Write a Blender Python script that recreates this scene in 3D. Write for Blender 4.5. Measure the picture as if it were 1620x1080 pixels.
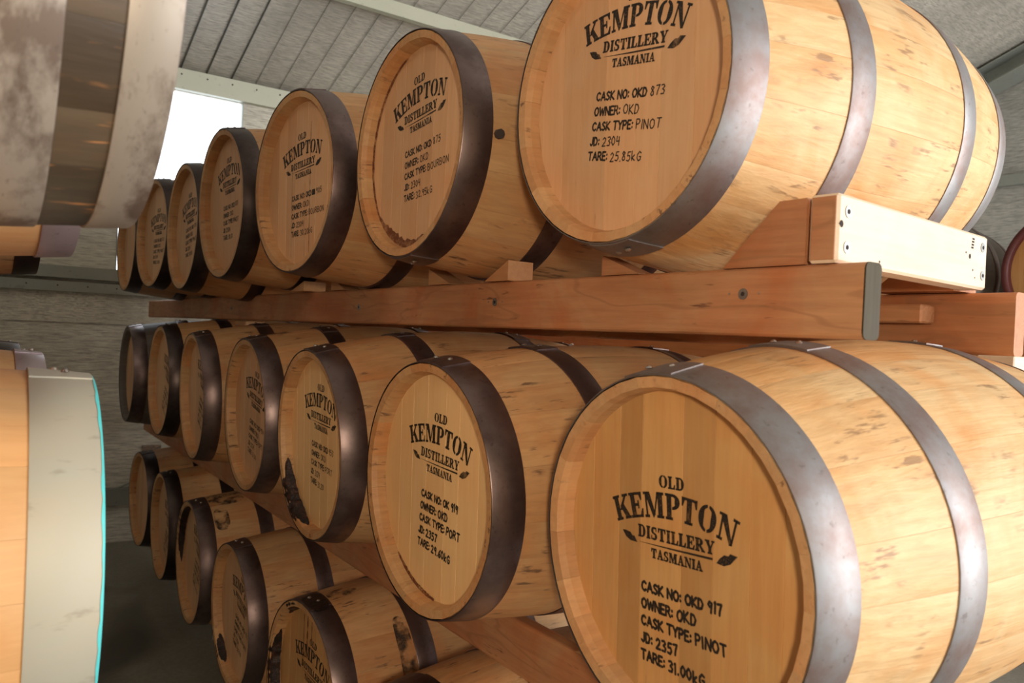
import bpy, math, random
from mathutils import Vector, Matrix
random.seed(7)
PI = math.pi
for o in list(bpy.data.objects): bpy.data.objects.remove(o)
S = bpy.context.scene
COL = S.collection

# ------------------------------------------------------------------ camera
cf, cr, cu = Vector((0.57034, 0.82138, -0.0062)), Vector((0.82068, -0.56951, 0.04632)), Vector((-0.03451, 0.03151, 0.99891))
cam = bpy.data.cameras.new('camera'); co = bpy.data.objects.new('camera', cam); COL.objects.link(co)
co.matrix_world = Matrix(((cr.x, cu.x, -cf.x, 0), (cr.y, cu.y, -cf.y, 0), (cr.z, cu.z, -cf.z, 0), (0, 0, 0, 1)))
cam.sensor_width = 36; cam.lens = 1251.8 / 1620 * 36
cam.dof.use_dof = True; cam.dof.focus_distance = 1.75; cam.dof.aperture_fstop = 7.0
cam.clip_start = 0.02
S.camera = co
S.view_settings.view_transform = 'Standard'; S.view_settings.look = 'None'
S.view_settings.gamma = 1; S.view_settings.use_curve_mapping = False
S.view_settings.exposure = 0.22

# ------------------------------------------------------------------ daylight
W = bpy.data.worlds.new('world'); S.world = W; W.use_nodes = True
bg = W.node_tree.nodes['Background']; bg.inputs[0].default_value = (0.93, 0.97, 1.0, 1); bg.inputs[1].default_value = 3.2

def area(name, loc, rot, sx, sy, power, col, portal=False):
    l = bpy.data.lights.new(name, 'AREA'); l.shape = 'RECTANGLE'; l.size = sx; l.size_y = sy
    l.energy = power; l.color = col
    if portal: l.cycles.is_portal = True
    o = bpy.data.objects.new(name, l); COL.objects.link(o); o.location = loc; o.rotation_euler = rot
    return o
# open roller door in the wall behind and to the right of the camera, and the window in the far wall
DX0, DX1, DZ1 = 1.6, 6.2, 2.3
area('door_portal', ((DX0 + DX1) / 2, -2.98, 0.43), (PI / 2, 0, 0), DX1 - DX0, DZ1 + 1.44, 1, (1, 1, 1), True)
area('window_portal', (1.16, 5.58, 0.915), (-PI / 2, 0, 0), .76, 1.21, 1, (1, 1, 1), True)
area('door_daylight', (4.5, -3.05, 0.15), (PI / 2, 0, 0), 3.4, 2.6, 250, (1, .97, .93))
# warm flash-like light by the camera, and an unseen warm fill added higher up
def lamp(name, loc, power, col, r):
    l = bpy.data.lights.new(name, 'POINT'); l.energy = power; l.color = col; l.shadow_soft_size = r
    o = bpy.data.objects.new(name, l); COL.objects.link(o); o.location = loc
    return o
lamp('flash_light', (-0.28, -0.50, 0.12), 60, (1, .83, .62), .07)
lamp('warm_fill', (-1.2, 1.2, 1.9), 15, (1, .86, .72), .25)

# ------------------------------------------------------------------ materials
def mat(name):
    m = bpy.data.materials.new(name); m.use_nodes = True
    nt = m.node_tree; return m, nt, nt.nodes, nt.links, nt.nodes['Principled BSDF']
def N(ns, t, **k):
    n = ns.new(t)
    for a, b in k.items(): setattr(n, a, b)
    return n
def coords(ns, ls, scale, rnd=True):
    tc = N(ns, 'ShaderNodeTexCoord'); mp = N(ns, 'ShaderNodeMapping'); mp.inputs['Scale'].default_value = scale
    ls.new(tc.outputs['Object'], mp.inputs['Vector'])
    if rnd:
        oi = N(ns, 'ShaderNodeObjectInfo'); mu = N(ns, 'ShaderNodeMath', operation='MULTIPLY'); mu.inputs[1].default_value = 37
        ls.new(oi.outputs['Random'], mu.inputs[0]); cb = N(ns, 'ShaderNodeCombineXYZ')
        for i in range(3): ls.new(mu.outputs[0], cb.inputs[i])
        ls.new(cb.outputs[0], mp.inputs['Location'])
    return mp.outputs[0]
def noise(ns, ls, vec, scale, detail=4, rough=.6, dist=0):
    n = N(ns, 'ShaderNodeTexNoise'); n.inputs['Scale'].default_value = scale; n.inputs['Detail'].default_value = detail
    n.inputs['Roughness'].default_value = rough; n.inputs['Distortion'].default_value = dist
    ls.new(vec, n.inputs['Vector']); return n.outputs['Fac']
def ramp(ns, ls, fac, stops):
    r = N(ns, 'ShaderNodeValToRGB'); e = r.color_ramp.elements
    while len(e) < len(stops): e.new(.5)
    for el, (p, c) in zip(e, stops):
        el.position = p; el.color = (c[0], c[1], c[2], 1) if isinstance(c, tuple) else (c, c, c, 1)
    ls.new(fac, r.inputs[0]); return r.outputs[0]
def mix(ns, ls, fac, a, b, mode='MIX'):
    n = N(ns, 'ShaderNodeMix', data_type='RGBA', blend_type=mode)
    for s, v in ((0, fac), (6, a), (7, b)):
        if isinstance(v, (float, int)): n.inputs[s].default_value = v
        elif isinstance(v, tuple): n.inputs[s].default_value = (v[0], v[1], v[2], 1)
        else: ls.new(v, n.inputs[s])
    return n.outputs[2]
def bump(ns, ls, h, strength, dist, b):
    n = N(ns, 'ShaderNodeBump'); n.inputs['Strength'].default_value = strength; n.inputs['Distance'].default_value = dist
    ls.new(h, n.inputs['Height']); ls.new(n.outputs[0], b.inputs['Normal'])

def wood(name, light, dark, grain_axis=0, rough=.6, blot=.5, fleck=(.12, .06, .03), fleck_amt=.62, var=.22, bumps=.25, knots=0.0):
    """timber with grain along one local axis; every board or stave differs a little"""
    m, nt, ns, ls, b = mat(name)
    sc = [26, 26, 26]; sc[grain_axis] = 1.6
    v = coords(ns, ls, tuple(sc)); g = noise(ns, ls, v, 3.2, 6, .65, .4)
    col = ramp(ns, ls, g, [(.28, dark), (.62, light)])
    col = mix(ns, ls, .55, light, col)
    v2 = coords(ns, ls, (1, 1, 1)); bl = noise(ns, ls, v2, 5.0, 4, .6, .6)
    col = mix(ns, ls, ramp(ns, ls, bl, [(.40, 0.0), (.72, blot)]), col, mix(ns, ls, 1.0, col, tuple(d / max(dark) * .92 for d in dark), 'MULTIPLY'))
    sc3 = [70, 70, 70]; sc3[grain_axis] = 9
    v3 = coords(ns, ls, tuple(sc3)); fl = noise(ns, ls, v3, 1.0, 3, .7)
    flm = ramp(ns, ls, fl, [(fleck_amt, 0.0), (fleck_amt + .08, 1.0)])
    spots = ramp(ns, ls, noise(ns, ls, v2, 9, 3), [(.5, 0.0), (.6, .8)])
    fm = N(ns, 'ShaderNodeMath', operation='MULTIPLY'); ls.new(flm, fm.inputs[0]); ls.new(spots, fm.inputs[1])
    col = mix(ns, ls, fm.outputs[0], col, fleck)
    if knots:
        sc4 = [5.0, 5.0, 5.0]; sc4[grain_axis] = .8
        v4 = coords(ns, ls, tuple(sc4)); kn = noise(ns, ls, v4, 2.2, 2, .5, .3)
        rg = N(ns, 'ShaderNodeMath', operation='MULTIPLY'); rg.inputs[1].default_value = 26; ls.new(kn, rg.inputs[0])
        sn = N(ns, 'ShaderNodeMath', operation='SINE'); ls.new(rg.outputs[0], sn.inputs[0])
        col = mix(ns, ls, ramp(ns, ls, sn.outputs[0], [(.93, 0.0), (1.0, knots)]), col, dark)
    oi = N(ns, 'ShaderNodeObjectInfo')
    mr = N(ns, 'ShaderNodeMapRange'); mr.inputs[3].default_value = 1 - var; mr.inputs[4].default_value = 1 + var * .35
    ls.new(oi.outputs['Random'], mr.inputs[0])
    hs = N(ns, 'ShaderNodeHueSaturation'); ls.new(mr.outputs[0], hs.inputs['Value']); ls.new(col, hs.inputs['Color'])
    ls.new(hs.outputs[0], b.inputs['Base Color'])
    b.inputs['Roughness'].default_value = rough
    bump(ns, ls, mix(ns, ls, .4, g, fl), bumps, .002, b)
    return m

def metal(name, base, spot, rough=(.28, .5), amt=(.45, .65), scale=9, met=.9, streak=1.0):
    m, nt, ns, ls, b = mat(name)
    v = coords(ns, ls, (streak, 1, 1)); n1 = noise(ns, ls, v, scale, 6, .65); n2 = noise(ns, ls, v, scale * 9, 3, .6)
    c = mix(ns, ls, ramp(ns, ls, n1, [(amt[0], 0.0), (amt[1], 1.0)]), base, spot)
    c = mix(ns, ls, ramp(ns, ls, n2, [(.62, 0.0), (.72, .45)]), c, tuple(x * .5 for x in spot))
    ls.new(c, b.inputs['Base Color']); b.inputs['Metallic'].default_value = met
    mr = N(ns, 'ShaderNodeMapRange'); mr.inputs[3].default_value = rough[0]; mr.inputs[4].default_value = rough[1]
    ls.new(n1, mr.inputs[0]); ls.new(mr.outputs[0], b.inputs['Roughness'])
    bump(ns, ls, n1, .12, .002, b)
    return m

M = {}
M['stave_warm'] = wood('oak_stave_warm', (.66, .395, .185), (.42, .225, .10), 0, .52, .6, (.12, .06, .035), .57, .14, .5)
M['stave_pale'] = wood('oak_stave_pale', (.74, .51, .265), (.46, .27, .115), 0, .55, .75, (.28, .15, .065), .545, .06, 1.0)
M['stave_weathered'] = wood('oak_stave_weathered', (.085, .062, .04), (.035, .026, .018), 0, .42, .8, (.60, .26, .09), .58, .4, .4)
M['chime_warm'] = wood('oak_chime', (.70, .41, .20), (.50, .27, .12), 0, .55, .5, (.14, .07, .04), .60, .16, .3)
M['stave_clean'] = wood('oak_stave_clean', (.68, .40, .18), (.56, .31, .125), 0, .5, .4, (.4, .2, .1), .7, .10, .1)
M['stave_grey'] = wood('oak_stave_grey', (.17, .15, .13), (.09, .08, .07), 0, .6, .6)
M['head_pink'] = wood('oak_head_pink', (.76, .465, .255), (.64, .36, .175), 2, .5, .3, (.42, .2, .09), .66, .15, .15)
M['head_gold'] = wood('oak_head_gold', (.68, .385, .15), (.54, .285, .10), 2, .5, .35, (.42, .22, .09), .68, .2, .15)
M['head_lit'] = wood('oak_head_lit', (.93, .63, .31), (.84, .52, .23), 2, .5, .2, (.5, .28, .12), .70, .10, .15)  # albedo raised in place of stronger light on these heads
M['timber'] = wood('hardwood_timber', (.54, .275, .135), (.33, .15, .07), 1, .55, .7, (.10, .035, .02), .62, .12, .3, .5)
M['timber_x_lit'] = wood('hardwood_board_lit', (.84, .66, .50), (.74, .54, .38), 0, .55, .3, (.12, .05, .03), .68, .1, .3, 0)  # hardwood lightened in colour to look blown out by daylight
M['timber_pale'] = wood('pale_wedge_timber', (.66, .38, .19), (.50, .26, .12), 1, .6, .5, (.2, .1, .05), .64, .2, .3)
M['end_grain'] = wood('painted_end_grain', (.075, .062, .040), (.035, .029, .019), 2, .8, .7, (.26, .24, .19), .62, .05, .7)
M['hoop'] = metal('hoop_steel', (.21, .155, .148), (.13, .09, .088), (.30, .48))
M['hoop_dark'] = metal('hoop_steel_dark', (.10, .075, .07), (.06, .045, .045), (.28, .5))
M['hoop_lit'] = metal('hoop_steel_lit', (.30, .29, .295), (.25, .185, .17), (.46, .66), (.42, .62), 9)  # same steel as the other hoops, door light put into its grey
M['hoop_galv'] = metal('hoop_galvanised', (.31, .27, .23), (.13, .095, .075), (.4, .6), (.45, .60), 11, .35, 2)
M['hoop_clean'] = metal('hoop_galvanised_clean', (.42, .41, .34), (.46, .40, .30), (.5, .65), (.4, .7), 5, .15, .4)
M['hoop_lilac'] = metal('hoop_steel_lilac', (.50, .42, .45), (.42, .33, .34), (.35, .5), (.4, .7), 8, .6)
M['hoop_red'] = metal('hoop_red_paint', (.11, .022, .02), (.07, .015, .015), (.45, .6), (.4, .7), 8, .1)
M['rivet'] = metal('rivet_steel', (.62, .58, .55), (.4, .36, .34), (.2, .35))
M['screw'] = metal('screw_galvanised', (.42, .43, .44), (.3, .3, .3), (.3, .5))
M['steel_paint'] = metal('purlin_cream_steel', (.50, .50, .40), (.46, .46, .36), (.4, .5), (.4, .8), 3, .25)
M['steel_grey'] = metal('purlin_grey_steel', (.34, .36, .33), (.28, .30, .27), (.35, .5), (.4, .8), 3, .5)

def simple(name, col, rough=.6, met=0.0):
    m, nt, ns, ls, b = mat(name); b.inputs['Base Color'].default_value = (*col, 1)
    b.inputs['Roughness'].default_value = rough; b.inputs['Metallic'].default_value = met
    v = coords(ns, ls, (1, 1, 1)); n1 = noise(ns, ls, v, 30); c = mix(ns, ls, n1, tuple(x * .8 for x in col), tuple(min(1, x * 1.15) for x in col))
    ls.new(c, b.inputs['Base Color']); return m
def ink(name, col, lo, hi, a0):
    m, nt, ns, ls, b = mat(name); b.inputs['Roughness'].default_value = .55; b.inputs['Base Color'].default_value = (*col, 1)
    v = coords(ns, ls, (1, 1, 1)); n1 = noise(ns, ls, v, 26, 3); n2 = noise(ns, ls, v, 420, 2)
    a = ramp(ns, ls, n1, [(lo, a0), (hi, 1.0)]); a2 = ramp(ns, ls, n2, [(.3, .55), (.5, 1.0)])
    mm = N(ns, 'ShaderNodeMath', operation='MULTIPLY'); ls.new(a, mm.inputs[0]); ls.new(a2, mm.inputs[1]); ls.new(mm.outputs[0], b.inputs['Alpha'])
    return m
M['ink'] = ink('black_stencil_paint', (.018, .014, .012), .33, .46, .55)
M['marker'] = ink('black_marker', (.02, .016, .015), .2, .3, .9)
M['cyan'] = simple('cyan_paint', (.10, .62, .66), .5)
M['drill'] = simple('drill_hole_dark', (.03, .02, .02), .9)
M['bung'] = simple('bung_dark', (.06, .045, .04), .6)
M['wire'] = simple('roof_wire', (.10, .10, .09), .5)

def mk_resin():
    m, nt, ns, ls, b = mat('dried_resin_residue'); v = coords(ns, ls, (1, 1, 1)); n1 = noise(ns, ls, v, 55, 5, .7)
    c = ramp(ns, ls, n1, [(.42, (.010, .006, .005)), (.62, (.045, .016, .010)), (.74, (.20, .06, .025))])
    ls.new(c, b.inputs['Base Color']); b.inputs['Roughness'].default_value = .28; bump(ns, ls, n1, .9, .006, b); return m
M['resin'] = mk_resin()
def mk_stain():
    m, nt, ns, ls, b = mat('brown_wine_stain'); v = coords(ns, ls, (1, 1, 1)); n1 = noise(ns, ls, v, 60, 5, .7, .2)
    b.inputs['Base Color'].default_value = (.16, .045, .018, 1); b.inputs['Roughness'].default_value = .5
    ls.new(ramp(ns, ls, n1, [(.34, .2), (.60, .95)]), b.inputs['Alpha']); return m
M['stain'] = mk_stain()

def foil(name, line_axis, base=(.78, .73, .63)):
    """silver sarking foil: fine creases run along line_axis"""
    m, nt, ns, ls, b = mat(name)
    others = [85., 85., 85.]; others[line_axis] = 7.
    v = coords(ns, ls, tuple(others), False); n1 = noise(ns, ls, v, 1.6, 5, .75)
    v2 = coords(ns, ls, (1, 1, 1), False); n2 = noise(ns, ls, v2, 2.2, 4, .6); n3 = noise(ns, ls, v2, 38, 3, .7)
    c = ramp(ns, ls, n1, [(.34, tuple(x * .5 for x in base)), (.50, base), (.66, tuple(min(1, x * 1.35) for x in base))])
    c = mix(ns, ls, ramp(ns, ls, n2, [(.35, .0), (.7, .5)]), c, tuple(x * .55 for x in base))
    c = mix(ns, ls, ramp(ns, ls, n3, [(.66, .0), (.76, .6)]), c, (.85, .85, .8))  # glints of the crinkled foil painted in as pale specks
    ls.new(c, b.inputs['Base Color']); b.inputs['Metallic'].default_value = .35; b.inputs['Roughness'].default_value = .48
    bump(ns, ls, mix(ns, ls, .35, n1, n2), .55, .02, b); return m
M['foil_x'] = foil('silver_foil_wall', 0)
M['foil_roof'] = foil('silver_foil_roof', 0, (.66, .62, .55))
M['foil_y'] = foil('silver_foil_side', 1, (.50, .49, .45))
def mk_floor():
    m, nt, ns, ls, b = mat('shed_concrete'); v = coords(ns, ls, (1, 1, 1), False)
    n1 = noise(ns, ls, v, 1.3, 5, .6); n2 = noise(ns, ls, v, 60, 4, .7); n3 = noise(ns, ls, v, .9, 2, .5, 1.0)
    c = ramp(ns, ls, n1, [(.3, (.20, .19, .15)), (.7, (.32, .30, .25))])
    c = mix(ns, ls, ramp(ns, ls, n3, [(.52, .0), (.62, .8)]), c, (.05, .042, .03))
    c = mix(ns, ls, ramp(ns, ls, n2, [(.4, .25), (.6, .0)]), c, (.08, .075, .06))
    ls.new(c, b.inputs['Base Color']); b.inputs['Roughness'].default_value = .5; bump(ns, ls, n2, .2, .002, b); return m
M['floor'] = mk_floor()
def mk_pane():
    m, nt, ns, ls, b = mat('window_pane_sheet'); ns.remove(b); out = ns['Material Output']
    t = N(ns, 'ShaderNodeBsdfTransparent'); t.inputs[0].default_value = (.96, .98, 1, 1); g = N(ns, 'ShaderNodeBsdfGlossy'); g.inputs['Roughness'].default_value = .1
    fr = N(ns, 'ShaderNodeFresnel'); fr.inputs[0].default_value = 1.4; mx = N(ns, 'ShaderNodeMixShader')
    ls.new(fr.outputs[0], mx.inputs[0]); ls.new(t.outputs[0], mx.inputs[1]); ls.new(g.outputs[0], mx.inputs[2]); ls.new(mx.outputs[0], out.inputs[0]); return m
M['pane'] = mk_pane()

# ------------------------------------------------------------------ mesh helpers
class MB:
    def __init__(s): s.v, s.f, s.sm = [], [], []
    def add(s, vs, fs, smooth=False):
        o = len(s.v); s.v += [tuple(v) for v in vs]; s.f += [tuple(i + o for i in f) for f in fs]; s.sm += [smooth] * len(fs)
    def box(s, x0, y0, z0, x1, y1, z1, M4=None, bev=0.0):
        if bev > 0:
            # chamfered box: three slab outlines merged as a convex shell
            b = bev; P = []
            for sx in (0, 1):
                for sy in (0, 1):
                    for sz in (0, 1):
                        x, y, z = (x0, x1)[sx], (y0, y1)[sy], (z0, z1)[sz]; dx, dy, dz = (b, -b)[sx], (b, -b)[sy], (b, -b)[sz]
                        P += [(x, y + dy, z + dz), (x + dx, y, z + dz), (x + dx, y + dy, z)]
            i = lambda sx, sy, sz, k: (sx * 4 + sy * 2 + sz) * 3 + k
            F = []
            for a in (0, 1):
                F.append([i(a, 0, 0, 0), i(a, 1, 0, 0), i(a, 1, 1, 0), i(a, 0, 1, 0)][::(1 if a else -1)])
                F.append([i(0, a, 0, 1), i(1, a, 0, 1), i(1, a, 1, 1), i(0, a, 1, 1)][::(-1 if a else 1)])
                F.append([i(0, 0, a, 2), i(1, 0, a, 2), i(1, 1, a, 2), i(0, 1, a, 2)][::(1 if a else -1)])
            for p in (0, 1):
                for q in (0, 1):
                    F.append([i(0, p, q, 1), i(1, p, q, 1), i(1, p, q, 2), i(0, p, q, 2)])
                    F.append([i(p, 0, q, 0), i(p, 1, q, 0), i(p, 1, q, 2), i(p, 0, q, 2)])
                    F.append([i(p, q, 0, 0), i(p, q, 1, 0), i(p, q, 1, 1), i(p, q, 0, 1)])
            for sx in (0, 1):
                for sy in (0, 1):
                    for sz in (0, 1): F.append([i(sx, sy, sz, 0), i(sx, sy, sz, 1), i(sx, sy, sz, 2)])
            vs = P
        else:
            vs = [(x0, y0, z0), (x1, y0, z0), (x1, y1, z0), (x0, y1, z0), (x0, y0, z1), (x1, y0, z1), (x1, y1, z1), (x0, y1, z1)]
            F = [(0, 3, 2, 1), (4, 5, 6, 7), (0, 1, 5, 4), (1, 2, 6, 5), (2, 3, 7, 6), (3, 0, 4, 7)]
        if M4 is not None: vs = [tuple(M4 @ Vector(v)) for v in vs]
        s.add(vs, F)
    def tube(s, a, b, r, n=8):
        a, b = Vector(a), Vector(b); d = (b - a).normalized(); u = d.orthogonal().normalized(); w = d.cross(u)
        ring = [[p + r * (math.cos(2 * PI * k / n) * u + math.sin(2 * PI * k / n) * w) for k in range(n)] for p in (a, b)]
        s.add(ring[0] + ring[1], [(k, (k + 1) % n, (k + 1) % n + n, k + n) for k in range(n)], True)
        s.add(ring[0], [tuple(range(n))[::-1]]); s.add(ring[1], [tuple(range(n))])
    def mesh(s, name, m, recalc=False):
        me = bpy.data.meshes.new(name); me.from_pydata(s.v, [], s.f); me.materials.append(M[m] if isinstance(m, str) else m)
        me.polygons.foreach_set('use_smooth', s.sm)
        if recalc:
            import bmesh
            bm = bmesh.new(); bm.from_mesh(me); bmesh.ops.recalc_face_normals(bm, faces=bm.faces); bm.to_mesh(me); bm.free()
        me.update(); return me
    def obj(s, name, m, parent=None, recalc=True): return link(name, s.mesh(name, m, recalc), parent)
def link(name, data, parent=None, loc=(0, 0, 0), rot=(0, 0, 0)):
    o = bpy.data.objects.new(name, data); COL.objects.link(o)
    if parent: o.parent = parent
    o.location = loc; o.rotation_euler = rot; return o
def tag(o, label=None, cat=None, group=None, kind=None):
    if label: o['label'] = label
    if cat: o['category'] = cat
    if group: o['group'] = group
    if kind: o['kind'] = kind
    return o
def struct(o): o['kind'] = 'structure'; return o

# ------------------------------------------------------------------ the shed shell
FZ = -1.44; YB = 5.6; XR = 7.27; XL = -3.2; YF = -3.0; SL = .36
rz = lambda y: 1.66 + SL * (YB - y)
b = MB(); b.box(XL, YF, FZ - .1, XR, YB, FZ); struct(b.obj('floor', 'floor'))
WX0, WX1, WZ0, WZ1 = .785, 1.54, .31, 1.52
b = MB()
for q in ((XL, WX0, FZ, rz(YB)), (WX1, XR, FZ, rz(YB)), (WX0, WX1, FZ, WZ0), (WX0, WX1, WZ1, rz(YB))): b.box(q[0], YB, q[2], q[1], YB + .04, q[3])
wb = struct(b.obj('wall_back', 'foil_x'))
# upper foil run of the back wall, puckered where it is stapled under the girt, lapping over the lower run
b = MB(); nx, nz = 150, 10; vs = []
for j in range(nz + 1):
    t = j / nz
    for i in range(nx + 1):
        x = -.9 + i * (2.6 / nx); z = .152 - t * .19
        y = YB - .006 - (.012 * abs(math.sin(x * 23 + 1.3 * math.sin(x * 7))) * (1 - .5 * t)) - .006 * math.sin(x * 61) * (1 - t)
        vs.append((x, y, z))
b.add(vs, [(j * (nx + 1) + i, j * (nx + 1) + i + 1, (j + 1) * (nx + 1) + i + 1, (j + 1) * (nx + 1) + i) for j in range(nz) for i in range(nx)], True)
o = b.obj('foil_lap', 'foil_x', wb, False)
# roof lining, sagging between the wires under it
def roof():
    b = MB(); nx, ny = 330, 60; vs = []
    for j in range(ny + 1):
        y = YB + .02 - j * (YB + .02 - YF) / ny
        for i in range(nx + 1):
            x = XL + i * (XR - XL) / nx
            q = ((x - 1.12) / .163) % 1.0; sag = .011 * (4 * q * (1 - q)) ** .6
            pur = abs(((y - 4.5) / 1.15 + .5) % 1.0 - .5) * 2
            vs.append((x, y, rz(y) + .006 - sag * min(1, pur * 4 + .25)))
    b.add(vs, [(j * (nx + 1) + i, j * (nx + 1) + i + 1, (j + 1) * (nx + 1) + i + 1, (j + 1) * (nx + 1) + i) for j in range(ny) for i in range(nx)], True)
    return b.obj('ceiling', 'foil_roof', None, False)
ceil = struct(roof())
wm = None
for k in range(-2, 14):
    x = 1.12 + .163 * k
    bb = MB(); rr = .0045 if k in (0, 1, 2) else (.003 if k == 6 else .0016)
    bb.tube((x, YB - .01, rz(YB - .01) - .006), (x, 1.5, rz(1.5) - .006), rr, 6); bb.obj('wire', 'wire' if k != 6 else 'steel_grey', ceil)
b = MB(); b.box(XR, YF, FZ, XR + .05, YB, rz(YF)); struct(b.obj('wall_right', 'foil_y'))
b = MB(); b.box(XL - .05, YF, FZ, XL, YB, rz(YF)); struct(b.obj('wall_left', 'foil_y'))
b = MB()
for q in ((XL, DX0, FZ, rz(YF)), (DX1, XR, FZ, rz(YF)), (DX0, DX1, DZ1, rz(YF))): b.box(q[0], YF - .05, q[2], q[1], YF, q[3])
struct(b.obj('wall_front', 'foil_x'))
# window: translucent sheet in the opening
b = MB(); b.box(WX0, YB + .012, WZ0, WX1, YB + .016, WZ1); w1 = struct(b.obj('window_1', 'pane'))
b = MB()
for q in ((WX0, WX0 + .006, WZ0, WZ1), (WX1 - .006, WX1, WZ0, WZ1)): b.box(q[0], YB - .003, q[2], q[1], YB + .04, q[3])
b.obj('window_frame', 'steel_grey', w1)
# girts and purlins (cold-rolled C sections)
def csection(b, x0, x1, y0, z0, z1, d=.05, t=.004, lip=.014):
    """C section running along X: web faces -Y"""
    b.box(x0, y0, z0, x1, y0 + t, z1); b.box(x0, y0 + t, z0, x1, y0 + d, z0 + t); b.box(x0, y0 + t, z1 - t, x1, y0 + d, z1); b.box(x0, y0 + d - t, z1 - lip, x1, y0 + d, z1 - t)
def screws(parent, pts, r=.006, nrm=(0, -1, 0), m='drill'):
    n = Vector(nrm)
    for p in pts:
        b = MB(); p = Vector(p); b.tube(p, p + n * r * .35, r, 6); b.obj('screw', m, parent)
b = MB(); csection(b, XL, XR, YB - .055, WZ1 + .002, 1.655); t1 = struct(b.obj('trim_1', 'steel_paint'))
screws(t1, [(1.12 + .163 * k, YB - .055, 1.618) for k in range(0, 5)], .006)
b = MB(); csection(b, XL, XR, YB - .075, .232, .302, .07); b.box(XL, YB - .02, .302, XR, YB - .0005, .309); t2 = struct(b.obj('trim_2', 'steel_grey'))
b = MB(); csection(b, XL, XR, YB - .06, .150, .212, .055); t3 = struct(b.obj('trim_3', 'steel_grey'))
screws(t3, [(-.35 + .163 * k, YB - .06, .185) for k in range(0, 8)], .005)
b = MB(); csection(b, XL, XR, YB - .06, -1.19, -1.085, .055); struct(b.obj('trim_4', 'steel_grey'))
b = MB(); b.tube((.2, YB - .03, -1.33), (1.6, YB - .03, -.80), .006); tag(b.obj('brace_rod', 'steel_grey'), 'thin steel brace rod running diagonally over the foil at the foot of the far wall', 'rod')
b = MB(); b.box(.985, YB - .02, -.832, 1.10, YB - .0005, -.818); b.box(.985, YB - .012, -.86, 1.10, YB - .0005, -.832)
tag(b.obj('wall_strip', 'rivet'), 'small bright metal strip on the far foil wall behind the bottom casks', 'bracket')  # plain pale metal strip against the wall
for i, y in enumerate((4.49, 3.34, 2.19, 1.04, -.11)):
    zt = rz(y) - .004; b = MB(); csection(b, XL, XR, y, zt - .105, zt - .02, .05)
    o = struct(b.obj('trim_%d' % (5 + i), 'steel_paint' if i == 0 else 'steel_grey'))
# rafter against the side wall and a girt on it
b = MB(); x0, x1 = XR - .28, XR - .02
for (zz0, zz1, xa, xb) in ((.0, .012, x0, x1), (.012, .17, (x0 + x1) / 2 - .006, (x0 + x1) / 2 + .006), (.17, .182, x0, x1)):
    vs = [(xa, YF, rz(YF) - .03 - zz0), (xb, YF, rz(YF) - .03 - zz0), (xb, YB, rz(YB) - .03 - zz0), (xa, YB, rz(YB) - .03 - zz0)]
    vs += [(v[0], v[1], v[2] - (zz1 - zz0)) for v in vs]
    b.add(vs, [(0, 1, 2, 3), (7, 6, 5, 4), (0, 4, 5, 1), (1, 5, 6, 2), (2, 6, 7, 3), (3, 7, 4, 0)])
struct(b.obj('trim_10', 'steel_grey'))
b = MB(); b.box(XR - .06, YF, 1.47, XR - .001, YB, 1.56); struct(b.obj('trim_11', 'steel_grey'))

# ------------------------------------------------------------------ lettering
def rect(x0, y0, x1, y1): return [(x0, y0), (x1, y0), (x1, y1), (x0, y1)]
def arcs(cx, cy, rx, ry, a0, a1, tk, n=10):
    """thick-thin crescent as quads; tk(angle) gives the stroke thickness"""
    out = []; pr = None
    for i in range(n + 1):
        a = math.radians(a0 + (a1 - a0) * i / n); t = tk(a); o_ = (cx + rx * math.cos(a), cy + ry * math.sin(a))
        i_ = (cx + max(.01, rx - t) * math.cos(a), cy + (ry - min(t, .1)) * math.sin(a))
        if pr: out.append([pr[0], o_, i_, pr[1]])
        pr = (o_, i_)
    return out
th = lambda a: .06 + .20 * abs(math.cos(a)) ** 1.5
def serif_stem(x, w=.24, top=True, bot=True):
    p = [rect(x, 0, x + w, 1)]
    if bot: p.append(rect(x - .09, 0, x + w + .09, .07))
    if top: p.append(rect(x - .09, .93, x + w + .09, 1))
    return p
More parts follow.
